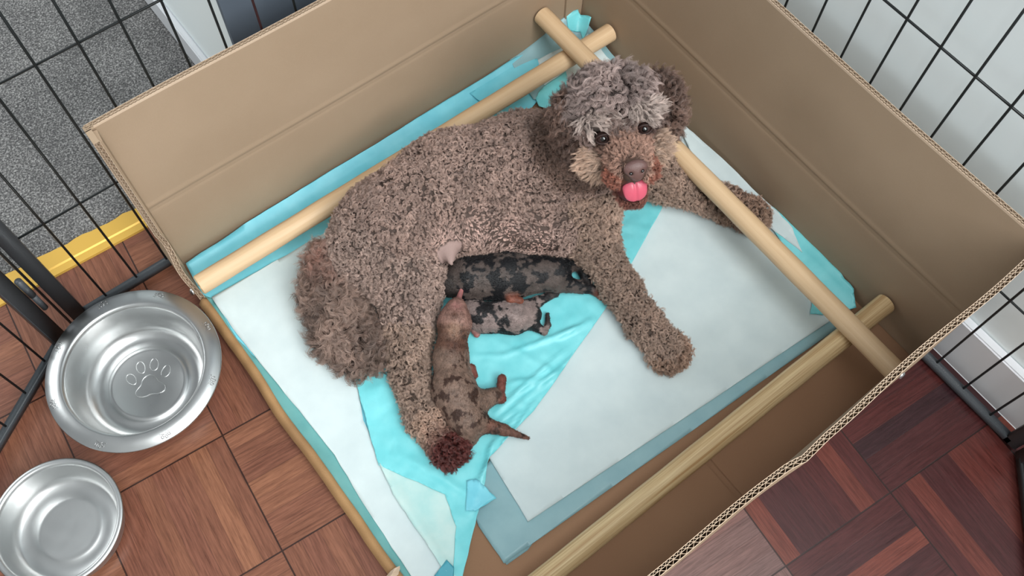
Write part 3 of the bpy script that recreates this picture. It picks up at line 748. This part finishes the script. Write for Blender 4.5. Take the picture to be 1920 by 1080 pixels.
# ---- the mother dog: head frame
CR, CU, CB = (np.array(CAM_M.col[i]) for i in range(3))
Hc = v3(U(1156, 234, z=.235))
Ff = CB * .84 - CU * .50 + CR * .13; Ff /= np.linalg.norm(Ff)
hr = math.cos(math.radians(13)) * CR + math.sin(math.radians(13)) * CU; hr -= (hr @ Ff) * Ff; hr /= np.linalg.norm(hr); hu = np.cross(Ff, hr)
HR = np.stack([hr, hu, Ff], 1)
def Hd(r_, u_, f_): return Hc + r_ * hr + u_ * hu + f_ * Ff
def Q(px, py, z): return v3(U(px, py, z=z))
dog_p = [
    cone(Q(736, 420, .072), Q(850, 354, .080), .056, .058, 'body', .03),
    cone(Q(850, 354, .080), Q(985, 322, .085), .058, .061, 'body', .03),
    cone(Q(985, 322, .085), Q(1085, 320, .100), .060, .050, 'body', .03),
    cone(Q(1065, 300, .110), Hd(-.012, -.012, -.030), .046, .038, 'neck', .03),
    cone(Q(700, 470, .060), Q(764, 520, .050), .050, .038, 'thigh', .03),
    cone(Q(768, 520, .050), Q(766, 600, .034), .036, .0245, 'thigh', .02),
    cone(Q(766, 600, .034), Q(768, 700, .030), .0240, .0150, 'leg', .015),
    cone(Q(768, 700, .030), Q(792, 782, .030), .0140, .0135, 'leg', .012),
    cone(Q(792, 782, .030), Q(834, 832, .029), .0135, .0145, 'foot', .010),
    ell(Q(846, 846, .029), (.017, .015, .012), None, 'foot', .008),
    cone(Q(1104, 380, .085), Q(1121, 465, .055), .036, .0185, 'leg', .02),
    cone(Q(1121, 465, .055), Q(1164, 540, .036), .0175, .0155, 'leg', .015),
    cone(Q(1164, 540, .036), Q(1208, 605, .030), .0155, .0150, 'leg', .012),
    cone(Q(1208, 605, .030), Q(1252, 658, .028), .0150, .0165, 'leg', .012),
    ell(Q(1256, 662, .027), (.019, .018, .0145), None, 'paw', .008),
    cone(Q(1170, 300, .085), Q(1255, 338, .050), .036, .022, 'leg', .02),
    cone(Q(1255, 338, .050), Q(1360, 382, .030), .0205, .0150, 'leg', .012),
    cone(Q(1360, 382, .030), Q(1412, 405, .028), .0155, .0165, 'paw', .010),
    cone(Q(622, 500, .050), Q(618, 548, .040), .018, .019, 'tail', .012),
    cone(Q(618, 548, .040), Q(645, 625, .034), .019, .021, 'tail', .012),
    cone(Q(645, 620, .034), Q(676, 662, .032), .020, .017, 'tail', .012),
    cone(Q(850, 425, .060), Q(1040, 418, .070), .030, .034, 'body', .03),
    # head
    ell(Hd(0, .008, -.010), (.044, .040, .044), HR, 'crown', .015),
    ell(Hd(-.004, .026, -.006), (.040, .026, .034), HR, 'topknot', .015),
    ell(Hd(-.022, .021, .026), (.015, .008, .010), HR, 'brow', .008),
    ell(Hd(.022, .021, .026), (.015, .008, .010), HR, 'brow', .008),
    cone(Hd(0, -.010, .018), Hd(-.002, -.017, .060), .026, .0165, 'muzzle', .010),
    cone(Hd(-.002, -.017, .060), Hd(-.002, -.019, .074), .0155, .0125, 'muzzle', .006),
    ell(Hd(-.017, -.028, .061), (.0105, .0095, .012), HR, 'lip', .006),
    ell(Hd(.013, -.028, .061), (.0105, .0095, .012), HR, 'lip', .006),
    ell(Hd(-.029, -.024, .024), (.015, .012, .017), HR, 'cheek', .012),
    ell(Hd(.028, -.022, .024), (.015, .012, .017), HR, 'cheek', .012),
    cone(Hd(0, -.040, .010), Hd(-.002, -.061, .044), .018, .0120, 'jaw', .008),
    ell(Hd(-.045, .000, -.014), (.012, .034, .022), HR, 'ear', .010),
    ell(Hd(.054, .004, -.014), (.014, .030, .022), HR, 'ear', .010),
    cone(Q(843, 474, .075), Q(846, 493, .078), .0085, .0030, 'teat', .012),
]
Vd, Fd = isosurf(dog_p, .0036, zmin=.012)
dE_, labd = sdf(dog_p, Vd, True); regs = np.array([p[-2] for p in dog_p])
regV = regs[labd]
c3 = lambda r_, g_, b_: np.array(srgb(r_, g_, b_)[:3])
RC = {'teat': c3(150, 128, 122), 'body': c3(120, 102, 94), 'neck': c3(92, 75, 67), 'thigh': c3(124, 107, 99), 'leg': c3(122, 104, 93), 'foot': c3(74, 34, 30), 'paw': c3(116, 95, 82), 'tail': c3(100, 84, 76),
      'crown': c3(90, 76, 71), 'topknot': c3(108, 95, 91), 'brow': c3(132, 120, 114), 'muzzle': c3(124, 98, 86), 'lip': c3(116, 74, 60), 'cheek': c3(134, 114, 100), 'jaw': c3(88, 56, 48), 'ear': c3(76, 60, 53)}
skinC = np.array([RC[r_] * (.45 if r_ != 'teat' else 1.1) for r_ in regV])
belly = Q(850, 470, .06); 
me_o = from_np('dog', Vd, Fd, M_skin, None, True); setcol(me_o.data, skinC)
dog = tag(me_o, 'curly brown poodle-like dog lying in the box, head raised and mouth open', 'dog')

def near(X, pts, s): 
    o_ = np.zeros(len(X))
    for p in pts: o_ = np.maximum(o_, np.exp(-(np.linalg.norm(X - p, axis=1) / s) ** 2))
    return o_
eyes = [Hd(-.0215, .0040, .0330), Hd(.0215, .0040, .0330)]
noseP = Hd(0, -.008, .085)
CLEAR = [(e, .0060) for e in eyes] + [(Hd(-.002, -.016, .083), .0100), (Hd(-.002, -.050, .056), .0130)]
hr_rng = np.random.default_rng(5)
Rt = sample_tris(Vd, Fd, 62000, hr_rng)
dR, Nn = grad(dog_p, Rt); Rt = Rt - dR[:, None] * Nn
_, lb = sdf(dog_p, Rt, True); rg = regs[lb]
view = nrm(np.array(CAMPOS)[None] - Rt)
keep = ((Nn * view).sum(1) > -.55) & (Rt[:, 2] > .014)
eyeD = np.min([np.linalg.norm(Rt - e, axis=1) for e in eyes], axis=0); noseD = np.linalg.norm(Rt - Hd(-.002, -.016, .082), axis=1)
mouth = np.linalg.norm(Rt - Hd(-.002, -.048, .054), axis=1)
keep &= (eyeD > .0095) & (noseD > .0125) & ~((mouth < .0125))
Rt, Nn, rg = Rt[keep], Nn[keep], rg[keep]
bodyflow = field(Rt, 45, 3) * .9 + np.array([-.4, -.5, -.15])
headc = Hd(0, .01, -.01)
flow = bodyflow.copy()
isr = lambda *a: np.isin(rg, a)
m = isr('muzzle', 'cheek', 'lip', 'brow', 'jaw'); flow[m] = (Rt[m] - Hd(0, -.006, .075)) * 40 + field(Rt[m], 60, 8) * .5
m = isr('cheek'); flow[m] = ((Rt[m] - Hc) @ hr)[:, None] * hr * 60 - hu * .5 - Ff * .3 + field(Rt[m], 60, 8) * .4
m = isr('topknot', 'crown'); flow[m] = (Rt[m] - Hd(0, .06, .02)) * 12 + field(Rt[m], 50, 12) * 1.1
m = isr('brow'); flow[m] = Ff * .5 - hu * .25 + field(Rt[m], 60, 13) * .6
m = isr('ear', 'tail'); flow[m] = field(Rt[m], 70, 21)
colr = np.array([RC[r_] for r_ in rg])
# worn and wet patches of the coat
bel = near(Rt, [Q(850, 455, .10), Q(900, 440, .10), Q(960, 448, .09), Q(1010, 455, .08)], .026)[:, None]
colr = colr * (1 - bel * .75) + c3(158, 134, 126) * bel * .75
pk = near(Rt, [Q(608, 500, .06), Q(615, 525, .055)], .012)[:, None]; colr = colr * (1 - pk) + c3(124, 90, 80) * pk
fp = near(Rt, [Q(846, 846, .035)], .026)[:, None]; fp = np.clip(fp * 1.6, 0, 1); lf = isr('foot')[:, None]; colr = np.where(lf, c3(140, 118, 104) * (1 - fp) + c3(70, 34, 31) * fp, colr)
lipr = near(Rt, [Hd(-.018, -.032, .066), Hd(.014, -.032, .066), Hd(0, -.06, .05)], .012)[:, None]; lipr *= isr('lip', 'muzzle', 'jaw', 'cheek')[:, None]; colr = colr * (1 - lipr * .8) + c3(84, 50, 42) * lipr * .8
eyr = (np.exp(-(np.min([np.linalg.norm(Rt - e, axis=1) for e in eyes], axis=0) / .0165) ** 4) * isr('crown', 'muzzle', 'cheek'))[:, None]; colr = colr * (1 - eyr * .75) + c3(50, 34, 30) * eyr * .75
nf = field(Rt, 30, 44)[:, 0:1]; nf2 = field(Rt, 95, 46)[:, 1:2]; colr = colr * np.where(isr('tail', 'topknot', 'crown', 'ear')[:, None], 1 + .38 * nf2, 1 + .12 * nf2); colr = colr * (1 + .12 * nf) * 1.95
def group(name, mask, frac, L, rad, turns, lift, strands, spread, thick, seed, lab=None, parent=dog, npt=11, jitter=.25):
    m_ = (mask & (rg != 'teat')) & (np.random.default_rng(seed).random(len(Rt)) < frac)
    pick = lambda a: a if np.isscalar(a) else a[m_]
    rad, turns = pick(rad), pick(turns)
    o_ = locks(name, Rt[m_], Nn[m_], flow[m_], pick(L), rad, turns, lift, colr[m_], strands, spread, thick, M_hair, parent, seed, npt, jitter)
    if lab: o_['label'] = lab
    return o_
bw = np.clip(bel[:, 0] * 1.5, 0, 1); Lb = .0078 - .0040 * bw
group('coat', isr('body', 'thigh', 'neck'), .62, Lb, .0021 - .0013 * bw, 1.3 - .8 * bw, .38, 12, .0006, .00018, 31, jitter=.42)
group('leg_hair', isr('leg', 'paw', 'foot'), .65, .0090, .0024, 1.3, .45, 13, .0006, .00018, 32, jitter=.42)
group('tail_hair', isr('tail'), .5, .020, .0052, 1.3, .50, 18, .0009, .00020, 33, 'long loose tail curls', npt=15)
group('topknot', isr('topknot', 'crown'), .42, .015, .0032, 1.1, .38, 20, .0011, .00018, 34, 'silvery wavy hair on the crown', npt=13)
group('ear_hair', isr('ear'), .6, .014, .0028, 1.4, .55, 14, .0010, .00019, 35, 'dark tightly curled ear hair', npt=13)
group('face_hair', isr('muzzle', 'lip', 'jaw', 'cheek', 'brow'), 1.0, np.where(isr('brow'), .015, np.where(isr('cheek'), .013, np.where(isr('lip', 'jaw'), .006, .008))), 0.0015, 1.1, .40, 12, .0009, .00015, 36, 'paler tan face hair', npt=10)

def blob(name, c, r, R, mat, parent, seg=24):
    bm = bmesh.new(); bmesh.ops.create_uvsphere(bm, u_segments=seg, v_segments=seg // 2, radius=1)
    MM = Matrix([list(x) for x in R])
    for v in bm.verts: v.co = Vector(c) + MM @ Vector((v.co.x * r[0], v.co.y * r[1], v.co.z * r[2]))
    return from_bm(name, bm, mat, parent, True)
M_eyeb = plain('dark_eye_rim', srgb(46, 30, 27), .55, .3)
M_iris = plain('brown_iris', srgb(70, 38, 26), .12, .6); M_pupil = plain('black_pupil', (.006, .005, .005, 1), .05, .8)
M_nose = NT('liver_nose_leather', .38, .5); M_nose.bump(M_nose.noise(M_nose.coord(), 1400, 2), .5, .0008); M_nose = M_nose.col(srgb(98, 72, 68))
M_tongue = NT('wet_pink_tongue', .3, .5); M_tongue.bump(M_tongue.noise(M_tongue.coord(), 900, 2), .3, .0006); M_tongue = M_tongue.col(srgb(205, 92, 112))
M_mouth = plain('dark_mouth_lining', srgb(72, 24, 26), .5, .4)
for e in eyes:
    eb = blob('eye', e + Ff * .0005, (.0080, .0078, .0078), HR, M_eyeb, dog)
    tocam = np.array(CAMPOS) - e; tocam /= np.linalg.norm(tocam); aa = Ff * .45 + tocam * .55; aa /= np.linalg.norm(aa)
    r1 = np.cross(hu, aa); r1 /= np.linalg.norm(r1); R2 = np.stack([r1, np.cross(aa, r1), aa], 1)
    blob('iris', e + aa * .0042, (.0054, .0054, .0042), R2, M_iris, eb)
    blob('pupil', e + aa * .0068, (.0034, .0034, .0020), R2, M_pupil, eb)
    # lids
    for s_, nm in ((1, 'upper_lid'), (-1, 'lower_lid')):
        bm = bmesh.new(); pts = []
        for t in np.linspace(0, PI, 13):
            w = math.sin(t); pts.append(Vector(e + aa * (.0050 + .0020 * w) + R2[:, 0] * (.0076 * math.cos(t)) + R2[:, 1] * (s_ * (.0042 if s_ > 0 else .0050) * w)))
        tube(bm, pts, [.0006 + .0008 * math.sin(t) for t in np.linspace(0, PI, 13)], 8); from_bm(nm, bm, M_eyeb, eb, True)
# nose leather: rounded pad with two nostrils
nose_p = [ell(Hd(-.002, -.0125, .0835), (.0122, .0082, .0060), HR, 'n', .004), ell(Hd(-.002, -.0200, .0835), (.0070, .0070, .0050), HR, 'n', .004)]
Vn, Fn = isosurf(nose_p, .0007)
for s_ in (-1, 1):
    cn = Hd(s_ * .0058 - .002, -.0160, .0885); dd = np.linalg.norm(Vn - cn, axis=1); Vn -= Ff[None] * (.0034 * np.exp(-(dd / .0019) ** 2))[:, None]
no = from_np('nose', Vn, Fn, M_nose, dog, True)
for s_ in (-1, 1): blob('nostril', Hd(s_ * .0058 - .002, -.0162, .0868), (.0019, .0015, .0012), HR, M_pupil, no)
# open mouth: dark lining, tongue in it
mo = blob('mouth', Hd(-.002, -.0460, .0520), (.0172, .0195, .0110), HR, M_mouth, dog)
tg = [ell(Hd(-.001, -.0440, .0590), (.0128, .0080, .0045), HR, 't', .006), ell(Hd(-.001, -.0520, .0600), (.0118, .0095, .0040), HR, 't', .006)]
Vt, Ft = isosurf(tg, .0010)
q = (Vt - Hd(-.001, -.04, .06)) @ hr; Vt -= Ff[None] * (.0012 * np.exp(-(q / .0018) ** 2))[:, None]
from_np('tongue', Vt, Ft, M_tongue, dog, True)

# ---- three newborn puppies
def merle(name, rough=.5):
    k = NT(name, rough, .4); a = k.n('ShaderNodeAttribute', attribute_name='tint')
    fine = k.noise(k.coord((1, 1, 1)), 1300, 3, .7); c = k.mix(.5, a.outputs['Color'], k.ramp(fine, [(.3, (.5, .5, .5, 1)), (.7, (1.2, 1.2, 1.2, 1))]), 'MULTIPLY')
    k.bump(fine, .5, .0009)
    return k.col(c)
from mathutils import noise as mnoise
def coat_colour(X, base, alpha, patch, scale, thr, seed):
    """merle: dark patches torn into a mottled ground"""
    out = base.copy()
    for i, x in enumerate(X):
        p = Vector(x) * scale + Vector((seed, seed * 1.7, 0))
        v = mnoise.fractal(p, 1.0, 2.0, 3) * .8 + .30 * mnoise.fractal(p * 4.3, 1.0, 2.0, 2)
        mott = 1 + .45 * mnoise.fractal(p * 2.6, 1.0, 2.0, 2)
        m = min(1, max(0, (v - thr) / .06)) * alpha[i]
        out[i] = base[i] * mott * (1 - m) + patch * m
    return np.clip(out, .002, 1)
def puppy(prims, label, mat, cols, pinks, pat, nh, cell=.0014, flowdir=None):
    V, F = isosurf(prims, cell); _, l_ = sdf(prims, V, True); rg_ = np.array([p[-2] for p in prims])
    C = np.array([cols.get(r_, cols['body']) for r_ in rg_])[l_]; A = np.where(np.isin(rg_[l_], ('foot', 'nosep', 'head', 'dark')), .0, 1.0)
    C = smooth_attr(V, F, np.concatenate([C, A[:, None]], 1), 8)
    for (c_, s_, col_) in pinks:
        w = np.exp(-(np.linalg.norm(V - c_, axis=1) / s_) ** 2)[:, None]; C[:, :3] = C[:, :3] * (1 - w) + col_ * w; C[:, 3:] *= (1 - w)
    CC = coat_colour(V, C[:, :3], C[:, 3], *pat)
    o_ = from_np('puppy', V, F, mat, None, True); setcol(o_.data, CC)
    tag(o_, label, 'puppy', 'newborn merle puppies nursing')
    r = np.random.default_rng(nh); vi = r.integers(0, len(V), nh); X = V[vi]; d_, N_ = grad(prims, X)
    bare = np.isin(rg_[l_][vi], ('nosep',)); bare |= (np.isin(rg_[l_][vi], ('foot',)) & (r.random(nh) < .6)); X, N_, vi = X[~bare], N_[~bare], vi[~bare]
    fl = np.broadcast_to(flowdir / np.linalg.norm(flowdir), X.shape) + field(X, 60, 7) * .35
    global CLEAR; keepc = CLEAR; CLEAR = []
    h_ = locks('fur', X - N_ * .0003, N_, fl, .0019, .00012, .6, .20, CC[vi] * 1.05, 3, .0004, .00011, M_fur, o_, nh, 5, .3); CLEAR = keepc
    return o_
M_fur = mat_attr('short_puppy_fur', .4, .45)
def smooth_attr(V, F, C, it):
    E = np.concatenate([F[:, [0, 1]], F[:, [1, 2]], F[:, [2, 3]], F[:, [3, 0]]])
    for _ in range(it):
        S_ = C.copy(); n_ = np.ones(len(V)); np.add.at(S_, E[:, 0], C[E[:, 1]]); np.add.at(n_, E[:, 0], 1); C = S_ / n_[:, None]
    return C
PB = .018
blk = [
    cone(Q(880, 522, .046), Q(950, 518, .046), .0265, .0270, 'body', .012),
    cone(Q(950, 518, .046), Q(1040, 512, .040), .0265, .0200, 'body', .012),
    ell(Q(846, 528, .046), (.019, .019, .018), None, 'head', .006),
    cone(Q(848, 528, .044), Q(838, 506, .046), .013, .008, 'head', .006),
    cone(Q(838, 512, .052), Q(829, 492, .058), .005, .002, 'ear', .003),
    cone(Q(1045, 500, .038), Q(1086, 492, .032), .012, .0085, 'body', .006),
    cone(Q(1086, 492, .032), Q(1102, 530, .026), .0075, .0055, 'dark', .004),
    cone(Q(1040, 530, .036), Q(1088, 538, .028), .012, .0075, 'body', .006),
    cone(Q(1088, 538, .028), Q(1116, 545, .023), .0068, .0050, 'body', .004),
    cone(Q(1114, 545, .023), Q(1129, 557, .021), .0050, .0045, 'foot', .003),
    cone(Q(935, 545, .042), Q(960, 560, .048), .0075, .0050, 'body', .004),
    cone(Q(958, 561, .050), Q(974, 564, .050), .0056, .0048, 'foot', .003),
]
Mk = merle('black_merle_skin')
pup1 = puppy(blk, 'dark black merle puppy lying closest against the belly of the dog', Mk,
      {'body': c3(82, 72, 68), 'head': c3(44, 38, 36), 'dark': c3(20, 20, 22), 'ear': c3(30, 28, 30), 'foot': c3(122, 70, 54)}, [], (c3(14, 15, 19), 46, -.02, 2.0), 30000, flowdir=Q(1050, 510, .04) - Q(850, 520, .04))
gry = [
    cone(Q(905, 596, .032), Q(965, 594, .033), .0185, .0190, 'body', .010),
    cone(Q(965, 594, .033), Q(996, 590, .030), .0185, .0122, 'body', .010),
    ell(Q(884, 586, .034), (.015, .015, .014), None, 'body', .008),
    cone(Q(985, 578, .032), Q(1008, 566, .028), .010, .0065, 'body', .005),
    cone(Q(1008, 566, .028), Q(1028, 556, .025), .0062, .0045, 'body', .003),
    cone(Q(1026, 556, .025), Q(1042, 551, .023), .0042, .0040, 'dark', .003),
    cone(Q(995, 606, .028), Q(1020, 622, .024), .0075, .0040, 'body', .005),
    cone(Q(1020, 622, .024), Q(1027, 610, .023), .0038, .0032, 'body', .002),
    cone(Q(1027, 610, .023), Q(1026, 590, .023), .0032, .0022, 'dark', .002),
    cone(Q(890, 620, .026), Q(894, 628, .024), .0045, .0032, 'foot', .003),
]
Mg = merle('grey_merle_skin')
pup2 = puppy(gry, 'small grey merle puppy with black spots between the other two puppies', Mg,
      {'body': c3(136, 120, 116), 'dark': c3(50, 46, 46), 'foot': c3(170, 110, 106)}, [], (c3(28, 27, 29), 48, .08, 5.0), 16000, flowdir=Q(1000, 592, .04) - Q(884, 586, .04))
brn = [
    ell(Q(853, 600, .054), (.0170, .0180, .0155), None, 'head', .008),
    cone(Q(853, 598, .054), Q(856, 576, .056), .0155, .0110, 'head', .008),
    cone(Q(860, 560, .058), Q(866, 542, .058), .0034, .0026, 'nosep', .003),
    cone(Q(850, 620, .050), Q(845, 670, .042), .0165, .0170, 'neck', .012),
    cone(Q(845, 670, .042), Q(852, 735, .040), .0185, .0235, 'body', .012),
    cone(Q(852, 735, .040), Q(875, 788, .038), .0240, .0225, 'body', .012),
    cone(Q(868, 800, .034), Q(880, 822, .028), .0140, .0090, 'body', .008),
    cone(Q(898, 754, .036), Q(926, 742, .032), .0140, .0090, 'body', .008),
    cone(Q(928, 742, .032), Q(940, 748, .030), .0070, .0055, 'foot', .004),
    cone(Q(938, 746, .030), Q(941, 710, .030), .0048, .0052, 'foot', .003),
    cone(Q(905, 796, .034), Q(945, 806, .028), .0095, .0058, 'tail', .008),
    cone(Q(945, 806, .028), Q(990, 821, .023), .0056, .0016, 'tail', .004),
    cone(Q(884, 690, .032), Q(890, 704, .026), .0050, .0038, 'foot', .003),
]
Mb = merle('brown_merle_skin')
pup3 = puppy(brn, 'brown merle puppy stretched along the hind leg of the dog, tail out', Mb,
      {'body': c3(120, 98, 86), 'head': c3(140, 108, 98), 'neck': c3(100, 72, 60), 'foot': c3(112, 62, 52), 'tail': c3(112, 78, 66), 'nosep': c3(156, 100, 98)},
      [(Q(855, 575, .066), .007, c3(162, 116, 110)), (Q(852, 590, .072), .005, c3(84, 58, 48)), (Q(852, 648, .060), .010, c3(78, 46, 34)), (Q(852, 618, .072), .009, c3(150, 118, 98))],
      (c3(62, 42, 34), 78, .24, 8.0), 30000, flowdir=Q(880, 800, .04) - Q(853, 590, .04))
